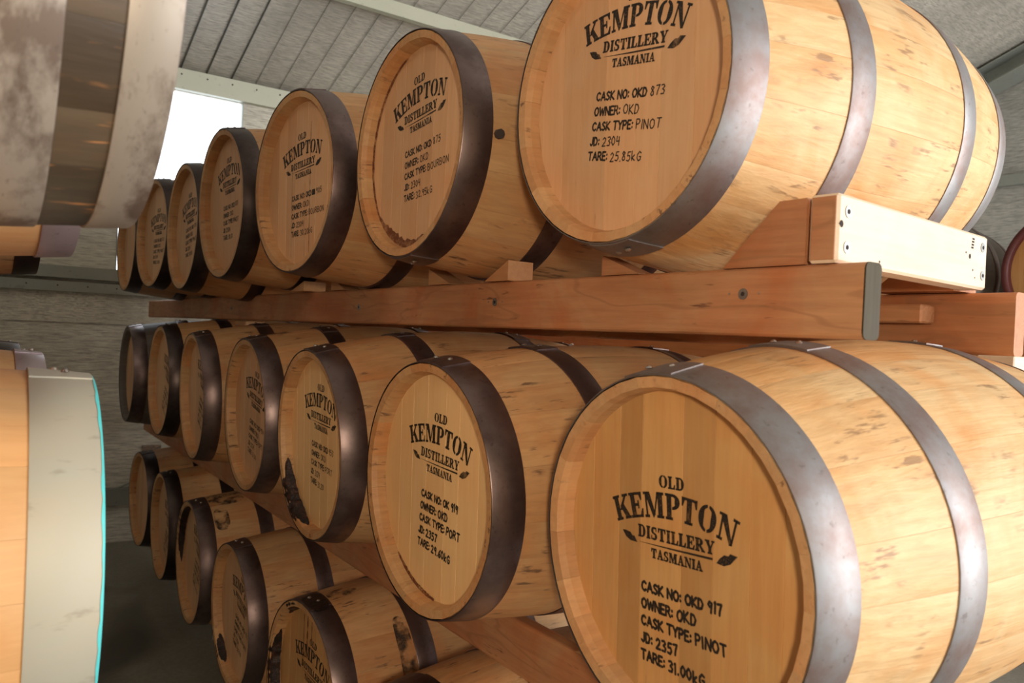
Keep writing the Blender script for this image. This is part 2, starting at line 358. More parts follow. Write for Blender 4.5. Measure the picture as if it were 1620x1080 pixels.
G = {
 'K': (1.02, serif_stem(.10) + [[(.38, .40), (.47, .40), (.90, .95), (.79, .95)], rect(.66, .93, 1.0, 1), [(.44, .54), (.60, .70), (1.02, .03), (.74, .03)], rect(.66, 0, 1.06, .07)]),
 'E': (.86, serif_stem(.10) + [rect(.38, .93, .80, 1), [(.80, 1), (.80, .70), (.76, .70), (.66, .93)], rect(.38, .47, .58, .54), rect(.55, .36, .60, .66), rect(.38, 0, .82, .07), [(.82, 0), (.86, .32), (.81, .32), (.68, .07)]]),
 'M': (1.30, [rect(.13, 0, .20, 1), rect(.03, 0, .30, .07), rect(.03, .93, .30, 1), [(.13, 1), (.40, 1), (.70, .12), (.58, 0)], [(.60, 0), (.68, .14), (.93, .93), (.88, 1)], rect(.93, 0, 1.18, 1), rect(.84, 0, 1.27, .07), rect(.88, .93, 1.27, 1)]),
 'P': (.86, serif_stem(.10) + arcs(.44, .71, .40, .29, -92, 92, th)),
 'T': (.92, [rect(.34, 0, .58, .90), rect(.24, 0, .68, .07), rect(.04, .93, .88, 1), [(.04, 1), (.04, .68), (.08, .68), (.18, .93)], [(.88, 1), (.74, .93), (.84, .68), (.88, .68)]]),
 'O': (.98, arcs(.47, .5, .46, .51, 97, 263, th, 14) + arcs(.50, .5, .46, .51, -83, 83, th, 14)),
 'N': (1.06, [rect(.15, 0, .21, 1), rect(.04, 0, .32, .07), rect(.02, .93, .34, 1), [(.08, 1), (.36, 1), (.90, 0), (.78, -.03)], rect(.84, 0, .90, 1), rect(.74, .93, 1.02, 1)]),
 'L': (.78, serif_stem(.10) + [rect(.38, 0, .74, .07), [(.74, 0), (.78, .34), (.73, .34), (.60, .07)]]),
 'D': (.94, serif_stem(.10) + arcs(.42, .5, .46, .5, -88, 88, th, 14)),
 'I': (.46, serif_stem(.11)),
 'R': (.98, serif_stem(.10) + arcs(.42, .73, .38, .27, -92, 92, th) + [[(.40, .44), (.58, .48), (.98, .03), (.74, .03)], rect(.68, 0, 1.0, .07)]),
 'A': (1.0, [[(.12, .03), (.19, .03), (.50, .86), (.44, 1)], rect(.02, 0, .32, .07), [(.44, 1), (.56, 1), (.90, .03), (.66, .03)], rect(.56, 0, 1.0, .07), rect(.27, .30, .60, .36)]),
 'Y': (.94, [rect(.36, 0, .60, .46), rect(.27, 0, .69, .07), [(.08, .95), (.34, .95), (.58, .42), (.38, .42)], rect(.0, .93, .42, 1), [(.80, .95), (.87, .95), (.60, .42), (.52, .42)], rect(.68, .93, .96, 1)]),
 'S': (.76, arcs(.38, .74, .32, .27, 55, 265, lambda a: .09 + .12 * abs(math.cos(a))) + arcs(.38, .26, .34, .27, -125, 85, lambda a: .09 + .12 * abs(math.cos(a))) + [rect(.60, .70, .65, .98), rect(.06, .03, .11, .32)]),
}
def serif_text(out, s, u0, u1, v0, h, arch=0.0):
    """adds polygons; u0..u1 is the width, v0 the baseline; arch: radius of the arc"""
    gap = .10; tot = sum(G[c][0] for c in s) + gap * (len(s) - 1); k = (u1 - u0) / tot; x = 0; uc = (u0 + u1) / 2
    for c in s:
        w, ps = G[c]
        for p in ps:
            q = []
            for (a, bb) in p:
                u = u0 + (x + a) * k; v = v0 + bb * h
                if arch:
                    t = (u - uc) / arch; rr = arch + (v - v0); u, v = uc + rr * math.sin(t), v0 - arch + rr * math.cos(t)
                q.append((u, v))
            out.append(q)
        x += w + gap
def bolden(out, wd):
    for p in list(out):
        for a, b_ in zip(p, p[1:] + p[:1]):
            dx, dy = b_[0] - a[0], b_[1] - a[1]; L = math.hypot(dx, dy)
            if L < .0004: continue
            nx, ny = -dy / L * wd / 2, dx / L * wd / 2; ex, ey = dx / L * wd / 2, dy / L * wd / 2
            out.append([(a[0] + nx - ex, a[1] + ny - ey), (a[0] - nx - ex, a[1] - ny - ey), (b_[0] - nx + ex, b_[1] - ny + ey), (b_[0] + nx + ex, b_[1] + ny + ey)])
def leaf(cx, cy, l, w, ang):
    P = [(-.5, 0), (-.3, .28), (-.05, .46), (.12, .30), (.22, .44), (.5, .10), (.36, -.05), (.1, -.34), (-.2, -.36)]
    ca, sa = math.cos(ang), math.sin(ang); return [(cx + (x * l) * ca - (y * w) * sa, cy + (x * l) * sa + (y * w) * ca) for x, y in P]
# single-stroke letters for marker and small stencil rows
ST = {
 'A': (.72, [[(0, 0), (.36, 1), (.72, 0)], [(.16, .36), (.56, .36)]]), 'B': (.62, [[(0, 0), (0, 1), (.42, .98), (.52, .76), (.40, .54), (0, .52)], [(.4, .54), (.6, .28), (.44, .02), (0, 0)]]),
 'C': (.64, [[(.62, .82), (.38, 1), (.1, .82), (0, .5), (.1, .16), (.38, 0), (.62, .18)]]), 'D': (.62, [[(0, 0), (0, 1), (.36, .94), (.6, .55), (.42, .08), (0, 0)]]),
 'E': (.52, [[(.52, 1), (0, 1), (0, 0), (.54, 0)], [(0, .52), (.42, .52)]]), 'G': (.66, [[(.6, .84), (.34, 1), (.06, .7), (.04, .3), (.32, 0), (.6, .14), (.62, .46), (.38, .46)]]),
 'I': (.1, [[(.04, 0), (.04, 1)]]), 'J': (.46, [[(.42, 1), (.42, .2), (.22, 0), (0, .18)]]), 'K': (.62, [[(0, 0), (0, 1)], [(.56, 1), (.04, .46), (.62, 0)]]),
 'L': (.5, [[(0, 1), (0, 0), (.5, 0)]]), 'N': (.66, [[(0, 0), (0, 1), (.64, 0), (.64, 1)]]), 'O': (.70, [[(.34, 1), (.06, .78), (0, .4), (.2, .03), (.5, .04), (.7, .4), (.62, .84), (.34, 1)]]),
 'P': (.58, [[(0, 0), (0, 1), (.42, .98), (.56, .74), (.38, .48), (0, .44)]]), 'R': (.62, [[(0, 0), (0, 1), (.42, .98), (.54, .74), (.36, .5), (0, .48)], [(.3, .48), (.62, 0)]]),
 'S': (.56, [[(.54, .86), (.28, 1), (.04, .78), (.2, .56), (.44, .42), (.52, .2), (.26, 0), (0, .12)]]), 'T': (.66, [[(0, 1), (.66, 1)], [(.33, 1), (.33, 0)]]),
 'U': (.6, [[(0, 1), (.02, .24), (.28, 0), (.54, .22), (.58, 1)]]), 'W': (.9, [[(0, 1), (.2, 0), (.45, .8), (.7, 0), (.9, 1)]]), 'Y': (.62, [[(0, 1), (.3, .48), (.62, 1)], [(.3, .48), (.3, 0)]]),
 ':': (.1, [[(.05, .12), (.05, .2)], [(.05, .62), (.05, .7)]]), '.': (.1, [[(.04, .0), (.06, .07)]]), ' ': (.22, []),
 'k': (.5, [[(0, 0), (0, 1)], [(.42, .6), (.03, .28), (.46, 0)]]),
 '0': (.56, [[(.28, 1), (.03, .7), (.03, .3), (.28, 0), (.54, .3), (.54, .7), (.28, 1)]]), '1': (.16, [[(.02, .9), (.12, 1), (.08, 0)]]),
 '2': (.56, [[(.02, .78), (.24, 1), (.5, .82), (.44, .54), (0, .02), (.56, .04)]]), '3': (.52, [[(.02, .94), (.34, 1), (.5, .78), (.2, .54), (.5, .36), (.4, .04), (0, .04)]]),
 '4': (.56, [[(.1, 1), (.02, .45), (.5, .5)], [(.46, .95), (.42, 0)]]), '5': (.54, [[(.52, 1), (.12, .98), (.06, .56), (.4, .6), (.52, .3), (.3, 0), (0, .08)]]),
 '6': (.5, [[(.42, 1), (.08, .6), (.04, .2), (.28, 0), (.5, .22), (.36, .48), (.06, .34)]]), '7': (.52, [[(0, .94), (.5, 1), (.26, .4), (.2, 0)]]),
 '8': (.52, [[(.42, .86), (.2, 1), (.06, .78), (.42, .4), (.44, .12), (.2, 0), (.02, .2), (.2, .5), (.46, .84)]]), '9': (.5, [[(.46, .84), (.2, 1), (.03, .72), (.2, .52), (.46, .7), (.48, .9), (.36, 0)]]),
}
def strokes(out, s, u, v, h, wd, sx=1.0, gap=.20, jit=0.0, rnd=None):
    """marker ribbons with round ends; returns the end position"""
    for c in s:
        w, ps = ST[c]; dy = (rnd.uniform(-1, 1) * jit * h) if rnd else 0; sh = (rnd.uniform(-1, 1) * jit) if rnd else 0
        for p in ps:
            P = [(u + (x * sx + sh * y) * h, v + y * h + dy) for x, y in p]
            for (a, bb) in zip(P, P[1:]):
                dx, dy2 = bb[0] - a[0], bb[1] - a[1]; L = math.hypot(dx, dy2) or 1e-6; nx, ny = -dy2 / L * wd / 2, dx / L * wd / 2
                out.append([(a[0] + nx, a[1] + ny), (a[0] - nx, a[1] - ny), (bb[0] - nx, bb[1] - ny), (bb[0] + nx, bb[1] + ny)])
            for a in P: out.append([(a[0] + wd / 2 * math.cos(t * PI / 3 + .3), a[1] + wd / 2 * math.sin(t * PI / 3 + .3)) for t in range(6)])
        u += (w * sx + gap) * h
    return u
def polys(out, x, rot=0.0, du=0.0, dv=0.0):
    """lettering polygons to a mesh lying on the head; slightly different depths keep overlapping strokes apart"""
    b = MB(); ca, sa = math.cos(rot), math.sin(rot)
    for i, p in enumerate(out):
        q = [(x - .00012 - .0000004 * i, -(ca * u - sa * v + du), sa * u + ca * v + dv) for u, v in p]; b.add(q, [tuple(range(len(q)))])
    return b

# ------------------------------------------------------------------ casks
REC = .032
def rad(P, s): return P['Rb'] - (P['Rb'] - P['R']) * (2 * s / P['L'] - 1) ** 2
STD = dict(R=.240, Rb=.278, L=.850, w1=.061, a=.225, b=.280)
_cache = {}
def stave_mesh(P, hw, m):
    key = ('st', tuple(P.values()), round(hw, 5), m)
    if key in _cache: return _cache[key]
    b = MB(); ns, na = 20, 4; L = P['L']; vs = []; g = .00012 / P['R']
    an = [-hw + g, -hw + g + .006] + [-hw + 2 * hw * k / na for k in range(1, na)] + [hw - g - .006, hw - g]
    for i in range(ns + 1):
        s = L * i / ns
        for k, a in enumerate(an):
            r = rad(P, s) - (.0002 if k in (0, len(an) - 1) else 0)
            if i in (0, ns): r -= .0015
            vs.append((s - L / 2, -r * math.sin(a), r * math.cos(a)))
    m_ = len(an)
    b.add(vs, [(i * m_ + k, i * m_ + k + 1, (i + 1) * m_ + k + 1, (i + 1) * m_ + k) for i in range(ns) for k in range(m_ - 1)], True)
    # chime end faces, bevelled inner lip and the inside
    Re = P['R'] - .0015
    prof = [(0, Re), (.002, P['R'] - .0165), (.014, P['R'] - .0205), (REC + .012, P['R'] - .0225), (L - REC - .012, P['R'] - .0225), (L - .014, P['R'] - .0205), (L - .002, P['R'] - .0165), (L, Re)]
    a2 = [-hw + g, 0, hw - g]; vs = [(s - L / 2, -r * math.sin(a), r * math.cos(a)) for s, r in prof for a in a2]
    b.add(vs, [(i * 3 + k, (i + 1) * 3 + k, (i + 1) * 3 + k + 1, i * 3 + k + 1) for i in range(len(prof) - 1) for k in range(2)])
    for a in (-hw + g, hw - g):   # radial side faces
        o_ = [(L * i / ns, rad(P, L * i / ns) - .0002 - (.0015 if i in (0, ns) else 0)) for i in range(ns + 1)]
        lo = prof[::-1]; pts = [(s - L / 2, -r * math.sin(a), r * math.cos(a)) for s, r in o_ + lo]; f = tuple(range(len(pts)))
        b.add(pts, [f if a > 0 else f[::-1]])
    me = b.mesh('stave', m, True); me.materials.append(M['chime_warm'] if m == 'stave_pale' else M[m])
    nf = ns * (m_ - 1)
    for p in me.polygons:
        if p.index >= nf: p.material_index = 1
    _cache[key] = me; return me
def hoop_mesh(P, s0, s1, m, t=.0024):
    key = ('hp', tuple(P.values()), round(s0, 4), round(s1, 4), m)
    if key in _cache: return _cache[key]
    b = MB(); n = 96; L = P['L']; ss = [s0, s0 + .0012, (s0 + s1) / 2, s1 - .0012, s1]; hh = [t - .0006, t, t, t, t - .0006]
    vs = [(s - L / 2, -(rad(P, s) + h) * math.sin(2 * PI * k / n), (rad(P, s) + h) * math.cos(2 * PI * k / n)) for s, h in zip(ss, hh) for k in range(n)]
    b.add(vs, [(i * n + k, i * n + (k + 1) % n, (i + 1) * n + (k + 1) % n, (i + 1) * n + k) for i in range(4) for k in range(n)], True)
    for s in (s0, s1):
        vs = [(s - L / 2, -(rad(P, s) + h) * math.sin(2 * PI * k / n), (rad(P, s) + h) * math.cos(2 * PI * k / n)) for h in (t - .0006, .0001) for k in range(n)]
        b.add(vs, [((k, n + k, n + (k + 1) % n, (k + 1) % n) if s == s1 else (k, (k + 1) % n, n + (k + 1) % n, n + k)) for k in range(n)])
    me = b.mesh('hoop', m, False); _cache[key] = me; return me
def lap_mesh(P, s0, s1, m):
    key = ('lap', tuple(P.values()), round(s0, 4), round(s1, 4), m)
    if key in _cache: return _cache[key]
    b = MB(); L = P['L']; n = 10; a0, a1 = math.radians(-11), math.radians(12); vs = []
    for h in (.0024, .0046):
        for i in range(n + 1):
            for j in range(3):
                s = s0 + .001 + (s1 - s0 - .002) * j / 2; sk = math.radians(3.5) * (j / 2 - .5)
                a = a0 + (a1 - a0) * i / n + sk * (i / n); r = rad(P, s) + h; vs.append((s - L / 2, -r * math.sin(-a), r * math.cos(a)))
    vs = [(x, -y if False else y, z) for x, y, z in vs]
    q = (n + 1) * 3; F = []
    for i in range(n):
        for j in range(2): F.append((q + i * 3 + j, q + i * 3 + j + 1, q + (i + 1) * 3 + j + 1, q + (i + 1) * 3 + j))
        F.append((i * 3, q + i * 3, q + (i + 1) * 3, (i + 1) * 3)); F.append((i * 3 + 2, (i + 1) * 3 + 2, q + (i + 1) * 3 + 2, q + i * 3 + 2))
    for i in (0, n):
        for j in range(2): F.append((i * 3 + j, i * 3 + j + 1, q + i * 3 + j + 1, q + i * 3 + j))
    b.add(vs, F); me = b.mesh('hoop_lap', m, True); _cache[key] = me; return me
def rivet_mesh():
    if 'rv' in _cache: return _cache['rv']
    b = MB(); r = .0058; n = 10; vs = [(0, 0, .0042)]
    for q, h in ((.45, .0036), (.8, .0022), (1, 0)):
        vs += [(r * q * math.cos(2 * PI * k / n), r * q * math.sin(2 * PI * k / n), h) for k in range(n)]
    F = [(0, 1 + k, 1 + (k + 1) % n) for k in range(n)] + [(1 + i * n + k, 1 + (i + 1) * n + k, 1 + (i + 1) * n + (k + 1) % n, 1 + i * n + (k + 1) % n) for i in range(2) for k in range(n)]
    b.add(vs, F, True); _cache['rv'] = b.mesh('rivet', 'rivet', False); return _cache['rv']
def board_mesh(P, u0, u1, m):
    key = ('bd', P['R'], P['L'], round(u0, 4), round(u1, 4), m)
    if key in _cache: return _cache[key]
    b = MB(); R = P['R'] - .0215; L = P['L']; g = .00015
    def outline(c):
        a, d = u0 + g + c, u1 - g - c; r = R - c; n = 6
        top = [(a + (d - a) * k / n, math.sqrt(max(0, r * r - min(r, abs(a + (d - a) * k / n)) ** 2))) for k in range(n + 1)]
        return top + [(u, -v) for u, v in top[::-1]]
    o0, o1 = outline(.0004), outline(0); n = len(o0)
    vs = [(REC - L / 2, -u, v) for u, v in o0] + [(REC + .0010 - L / 2, -u, v) for u, v in o1] + [(REC + .014 - L / 2, -u, v) for u, v in o1]
    b.add(vs, [tuple(range(n)), tuple(range(2 * n, 3 * n))[::-1]] + [(j * n + k, (j + 1) * n + k, (j + 1) * n + (k + 1) % n, j * n + (k + 1) % n) for j in range(2) for k in range(n)])
    _cache[key] = b.mesh('head_board', m, True); return _cache[key]
WID = [15, 18.5, 13, 17, 21, 14.5, 18, 16, 19.5, 13.5, 17.5, 20, 15.5, 18, 14, 19, 16.5, 17, 13, 22, 21.5]
_sum = sum(WID); WID = [w * 360 / _sum for w in WID]
BRD = [[-.2185, -.170, -.112, -.066, .012, .067, .125, .175, .2185], [-.2185, -.150, -.098, -.040, .030, .080, .148, .2185]]

def _lay(o, O): o.location = O; o['kind'] = 'stuff'
def cask(name, c, psi, tilt, P=STD, stave='stave_warm', head='head_pink', hoop='hoop', lap=0.0, rot=0.0, flip=False, logo=(0, 0, 0), text=None, rows=-.062, ru=-.060, label='', group=None, layout=0, seed=0, bright=1, hoops4=None):
    """c: centre of the front rim circle. psi, tilt: heading of the axis. flip: head faces +X"""
    ax = Vector((math.cos(psi) * math.cos(tilt), math.sin(psi) * math.cos(tilt), -math.sin(tilt)))
    if flip: ax = -ax
    e1 = Vector((0, 0, 1)).cross(ax).normalized(); e2 = ax.cross(e1)
    cen = Vector(c) + ax * P['L'] / 2; base = cen - e2 * P['Rb']
    root = bpy.data.objects.new(name, None); COL.objects.link(root); root.empty_display_size = .1
    Mx = Matrix((ax, e1, e2)).transposed().to_4x4(); Mx.translation = base; root.matrix_world = Mx
    tag(root, label, 'cask' if name != 'barrel' else 'barrel', group)
    O = (0, 0, P['Rb'])
    rn = random.Random(seed * 13 + 5); off = rn.randrange(len(WID)); a = math.radians(rot + rn.uniform(0, 20))
    for k in range(len(WID)):
        w = math.radians(WID[(k + off) % len(WID)]); link('stave', stave_mesh(P, w / 2, stave), root, O, (a + w / 2, 0, 0)); a += w
    L = P['L']; hs = hoops4 or [(0.0, P['w1']), (P['a'], P['b']), (L - P['b'], L - P['a']), (L - P['w1'], L)]
    for i, (s0, s1) in enumerate(hs):
        h = link('hoop', hoop_mesh(P, s0 if s0 > 0 else -.0008, s1 if s1 < L else L + .0008, hoop), root, O, (0, 0, 0))
        la = math.radians(-lap + (4 * ((i * 7 + seed) % 3 - 1)))
        link('hoop_lap', lap_mesh(P, s0, s1, hoop), h, (0, 0, 0), (-la, 0, 0))
        sm = (s0 + s1) / 2; r = rad(P, sm) + .0046
        for da, ds in ((-4.2, -.006), (3.2, .006)):
            t = math.radians(da) - la
            rv = link('rivet', rivet_mesh(), h, (sm + ds - L / 2, -r * math.sin(t), r * math.cos(t)), (t, 0, 0))
    B = BRD[layout]; sc = (P['R'] - .0215) / .2185
    for u0, u1 in zip(B, B[1:]): link('head_board', board_mesh(P, u0 * sc, u1 * sc, head), root, O)
    # the far head, one plain disc of boards
    bb = MB(); n = 40; R = P['R'] - .0225
    for xx in (L / 2 - REC, L / 2 - REC - .012): bb.add([(xx, R * math.cos(2 * PI * k / n), R * math.sin(2 * PI * k / n)) for k in range(n)], [tuple(range(n))])
    key = ('rh', P['R'], L, head)
    if key not in _cache: _cache[key] = bb.mesh('rear_head', head, False)
    link('rear_head', _cache[key], root, O)
    k_ = P['R'] / .24
    if text is not None:
        out = []
        serif_text(out, 'OLD', -.024, .024, .100, .0165); bolden(out, .0012)
        q = []; serif_text(q, 'KEMPTON', -.114, .110, .058, .0345, .34); bolden(q, .0016); out += q
        q = []; serif_text(q, 'DISTILLERY', -.068, .075, .0245, .0170); bolden(q, .0013); out += q
        q = []; serif_text(q, 'TASMANIA', -.042, .054, -.0015, .0130); bolden(q, .0012); out += q
        out += [leaf(-.086, .021, .034, .014, -.45), leaf(.096, .021, .038, .016, .35)]
        out += [[(-.066, .0168), (.004, .0160), (.004, .0185), (-.066, .0172)], [(.004, .0160), (.072, .0168), (.072, .0200), (.004, .0185)]]
        _lay(polys(out, REC - L / 2, math.radians(logo[2]), logo[0], logo[1]).obj('stencil_lettering', 'ink', root, False), O)
    if text:
        out = []; mk = []; r2 = random.Random(seed + 99)
        heads = ['CASK NO: OKD', 'OWNER:', 'CASK TYPE:', 'JD:', 'TARE:']
        for i, (hd, tx) in enumerate(zip(heads, text)):
            v = -.0245 * i
            if i == 0 and tx.startswith('!'): hd = 'CASK NO: OK'; tx = tx[1:]
            e = strokes(out, hd, ru - .001 * i, v, .0132, .0034 if bright == 1 else .0040, 1.0, .22)
            if tx.startswith('#'):
                out.append(rect(e + .001, v - .001, e + .020, v + .014)); e += .021; tx = tx[1:]
            big = 1.0 if bright else .9
            strokes(mk, tx, e + .006, v - .001 * i * .5, .0145 * big, .0021 if bright == 1 else .0037, .95, .26, .07, r2)
        _lay(polys(out, REC - L / 2, math.radians(logo[2]), logo[0], logo[1] + rows).obj('stencil_lettering', 'ink', root, False), O)
        _lay(polys(mk, REC - L / 2 - .0004, math.radians(logo[2]), logo[0], logo[1] + rows).obj('handwriting', 'marker', root, False), O)
    root['_c'] = 0; del root['_c']
    return root
def chime_patch(root, P, a0, a1, m, name, depth=(0.0, REC), seed=1, fat=.004, on_head=0.0, face=True):
    """irregular crust along the inner chime wall (angles from the top, clockwise as seen)"""
    rn = random.Random(seed); b = MB(); n = 34; L = P['L']; rows = []
    for i in range(n + 1):
        t = i / n; a = math.radians(a0 + (a1 - a0) * t); e = min(1, 3.5 * t, 3.5 * (1 - t)) ** .6 * (.8 + .2 * rn.random())
        f = fat * e * (.6 + .8 * rn.random()); R = P['R']; row = []
        if m == 'stain':
            row = [(REC - .006 - .004 * math.sin(i * 1.7) * e, R - .0195), (REC - .0022, R - .0200), (REC - .0026, R - .0245), (REC - .0010, R - .0250 - on_head * e * (.6 + .4 * rn.random()))]
            rows.append([(s_ - L / 2, -r_ * math.sin(a), r_ * math.cos(a)) for s_, r_ in row]); continue
        if face: row += [(-.001, R - .003 - .004 * (1 - e) - .003 * rn.random()), (-.001 - f * .4, R - .010)]
        if m == 'stain': f = .0022 * e
        row += [(.004, R - .0175 - f), (.014, R - .0205 - f), (REC - .006, R - .0222 - f * 1.1), (REC - .0006 - f * .4, R - .024 - f - on_head * e * ((.3 + .7 * rn.random()) if m != 'stain' else (.75 + .25 * math.sin(i * .9))))]
        row = [(.017 + (s_ - .017) * (.15 + .85 * e), r_) for s_, r_ in row]
        rows.append([(s - L / 2, -r * math.sin(a), r * math.cos(a)) for s, r in row])
    k = len(rows[0]); b.add([p for r in rows for p in r], [(i * k + j, (i + 1) * k + j, (i + 1) * k + j + 1, i * k + j + 1) for i in range(n) for j in range(k - 1)], True)
    o = b.obj(name, m, root, True); o.location = (0, 0, P['Rb']); return o

D2 = math.degrees
T1P = dict(R=.240, Rb=.293, L=.850, w1=.061, a=.225, b=.280)
MP = dict(R=.240, Rb=.288, L=.850, w1=.061, a=.225, b=.280)
M1P = dict(R=.2445, Rb=.292, L=.862, w1=.062, a=.228, b=.284)
g_top, g_mid, g_bot = 'casks on the top tier of the right rack', 'casks on the middle tier of the right rack', 'casks on the bottom tier of the right rack'
T1 = cask('oak_cask', (.8312, .9597, .3969), .0323, -.0311, T1P, 'stave_pale', 'head_pink', 'hoop_lit', 178, 0, logo=(.014, .047, -8), text=['873', 'OKD', 'PINOT', '2304', '25.85kG'], rows=-.054, ru=-.078,
     label='nearest top-tier oak cask, PINOT 873 on its head, with hoops greyed as if daylit', group=g_top, layout=1, seed=1)
T2 = cask('oak_cask', (.7664, 1.5445, .4009), .013, -.0031, STD, 'stave_warm', 'head_pink', 'hoop', 183, 0, logo=(.006, .042, 4.5), text=['875', 'OKD', 'BOURBON', '2304', '32.95kG'], rows=-.052,
     label='top-tier oak cask marked BOURBON 875, rust-stained at the foot of its head', group=g_top, layout=0, seed=2)
T3 = cask('oak_cask', (.7086, 2.0921, .3863), .0966, -.0249, STD, 'stave_warm', 'head_pink', 'hoop', 2, 0, logo=(0, .020, 3), text=['#905', 'OKD', 'BOURBON', '2304', '30.20kG'], rows=-.060,
     label='third top-tier cask, number 905 beside a blacked-out patch, dark streaks down its head', group=g_top, layout=1, seed=3)
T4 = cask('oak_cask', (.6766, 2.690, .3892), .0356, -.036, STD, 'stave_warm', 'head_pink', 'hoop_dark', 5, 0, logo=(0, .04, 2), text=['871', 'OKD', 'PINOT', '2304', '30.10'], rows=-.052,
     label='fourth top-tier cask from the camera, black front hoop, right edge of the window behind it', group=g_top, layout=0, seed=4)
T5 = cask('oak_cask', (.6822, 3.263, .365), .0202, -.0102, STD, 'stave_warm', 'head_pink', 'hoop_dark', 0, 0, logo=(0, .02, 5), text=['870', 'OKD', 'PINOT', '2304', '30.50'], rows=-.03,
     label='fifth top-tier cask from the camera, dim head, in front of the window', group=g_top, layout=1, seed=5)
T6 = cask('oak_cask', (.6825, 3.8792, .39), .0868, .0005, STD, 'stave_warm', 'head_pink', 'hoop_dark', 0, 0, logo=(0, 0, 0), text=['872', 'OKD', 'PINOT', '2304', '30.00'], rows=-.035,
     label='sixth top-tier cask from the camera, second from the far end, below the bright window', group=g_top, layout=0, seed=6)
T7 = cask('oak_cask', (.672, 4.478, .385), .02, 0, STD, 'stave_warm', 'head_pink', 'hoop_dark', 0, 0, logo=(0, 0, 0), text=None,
     label='farthest top-tier cask, half hidden behind the weathered barrel at left', group=g_top, layout=1, seed=7)
M1 = cask('oak_cask', (.7787, .755, -.2870), -.0186, -.036, M1P, 'stave_pale', 'head_gold', 'hoop_lit', -3, 0, logo=(-.002, -.013, 3.5), text=['917', 'OKD', 'PINOT', '2357', '31.00kG'], rows=-.052,
     label='largest, nearest middle-tier cask, PINOT 917 in thick marker on a golden head', group=g_mid, layout=0, seed=8, bright=2)
M2 = cask('oak_cask', (.7271, 1.326, -.2971), .0113, -.0186, STD, 'stave_warm', 'head_lit', 'hoop', 0, 0, logo=(.004, .025, -3.5), text=['!919', 'OKD', 'PORT', '2357', '29.60kG'], rows=-.055,
     label='second middle-tier cask, marked PORT 919, with two rivets on its brown front hoop', group=g_mid, layout=1, seed=9, bright=2)
M3 = cask('oak_cask', (.7298, 1.9492, -.299), -.0248, -.0411, MP, 'stave_warm', 'head_lit', 'hoop', 4, 0, logo=(.012, .036, -3), text=['953', 'OKD', 'PORT', '2124', '31.20'], rows=-.05,
     label='middle-tier cask with black resin crusted on the lower left of its rim', group=g_mid, layout=0, seed=10)
M4 = cask('oak_cask', (.7439, 2.5537, -.2874), -.0221, -.0277, MP, 'stave_warm', 'head_pink', 'hoop', 3, 0, logo=(.02, .02, -9), text=['954', 'OKD', 'PORT', '2124', '31.00'], rows=-.06,
     label='fourth middle-tier cask from the camera, lettering tilted down to the right', group=g_mid, layout=1, seed=11)
M5 = cask('oak_cask', (.7311, 3.2074, -.2866), -.04, -.0329, MP, 'stave_warm', 'head_pink', 'hoop', 3, 0, logo=(.06, .03, -20), text=['950', 'OKD', 'PORT', '2124', '30.50'], rows=-.06,
     label='fifth middle-tier cask from the camera, lettering turned nearly upright on its head', group=g_mid, layout=0, seed=12)
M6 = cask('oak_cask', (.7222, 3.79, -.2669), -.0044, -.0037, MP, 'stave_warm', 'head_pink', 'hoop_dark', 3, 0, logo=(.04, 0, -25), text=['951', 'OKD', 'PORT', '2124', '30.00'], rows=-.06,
     label='dark-hooped middle-tier cask second from the far end, head in shade', group=g_mid, layout=1, seed=13)
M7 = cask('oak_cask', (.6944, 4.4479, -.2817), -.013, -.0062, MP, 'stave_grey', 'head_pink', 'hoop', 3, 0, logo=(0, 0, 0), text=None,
     label='farthest middle-tier cask, grey-lit hoop against the foil wall', group=g_mid, layout=0, seed=14)
B1 = cask('oak_cask', (.775, 1.42, -.975), .01, 0, STD, 'stave_warm', 'head_gold', 'hoop', 0, 0, logo=(0, 0, 0), text=['920', 'OKD', 'PORT', '2357', '30.00'],
     label='bottom-tier cask showing only its top at the lower picture edge', group=g_bot, layout=0, seed=15)
B2 = cask('oak_cask', (.7695, 2.0354, -.9794), .026, .0009, STD, 'stave_warm', 'head_gold', 'hoop', 2, 0, logo=(.006, .02, -4), text=['918', 'OKD', 'PORT', '2357', '30.50'],
     label='bottom-tier cask with black tar on its rim, second from the camera', group=g_bot, layout=1, seed=16)
B3 = cask('oak_cask', (.7806, 2.7482, -.9982), -.0117, -.016, STD, 'stave_warm', 'head_pink', 'hoop', 4, 0, logo=(.03, .02, -12), text=['952', 'OKD', 'PORT', '2124', '30.70'], rows=-.05,
     label='bottom-tier cask with reddish spots on its rim, a bright glint on the hoop', group=g_bot, layout=0, seed=17)
B4 = cask('oak_cask', (.7754, 3.3379, -.9671), -.0269, -.013, STD, 'stave_warm', 'head_pink', 'hoop', 4, 0, logo=(.05, .03, -20), text=['955', 'OKD', 'PORT', '2124', '31.50'], rows=-.05,
     label='bottom-tier cask with black mould along its upper staves, third from the far end', group=g_bot, layout=1, seed=18)
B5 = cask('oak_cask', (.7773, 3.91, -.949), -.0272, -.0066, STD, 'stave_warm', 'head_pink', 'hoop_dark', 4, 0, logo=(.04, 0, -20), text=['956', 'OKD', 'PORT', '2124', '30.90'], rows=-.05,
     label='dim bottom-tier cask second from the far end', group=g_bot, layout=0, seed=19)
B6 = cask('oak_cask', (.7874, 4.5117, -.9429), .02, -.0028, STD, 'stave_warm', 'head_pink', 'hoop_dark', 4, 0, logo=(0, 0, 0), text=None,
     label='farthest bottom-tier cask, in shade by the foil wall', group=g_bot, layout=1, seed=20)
chime_patch(M3, MP, 188, 252, 'resin', 'resin_crust', seed=3, fat=.009)
chime_patch(M2, STD, 178, 222, 'stain', 'rim_stain', seed=4, fat=.0006, on_head=.006, face=False)
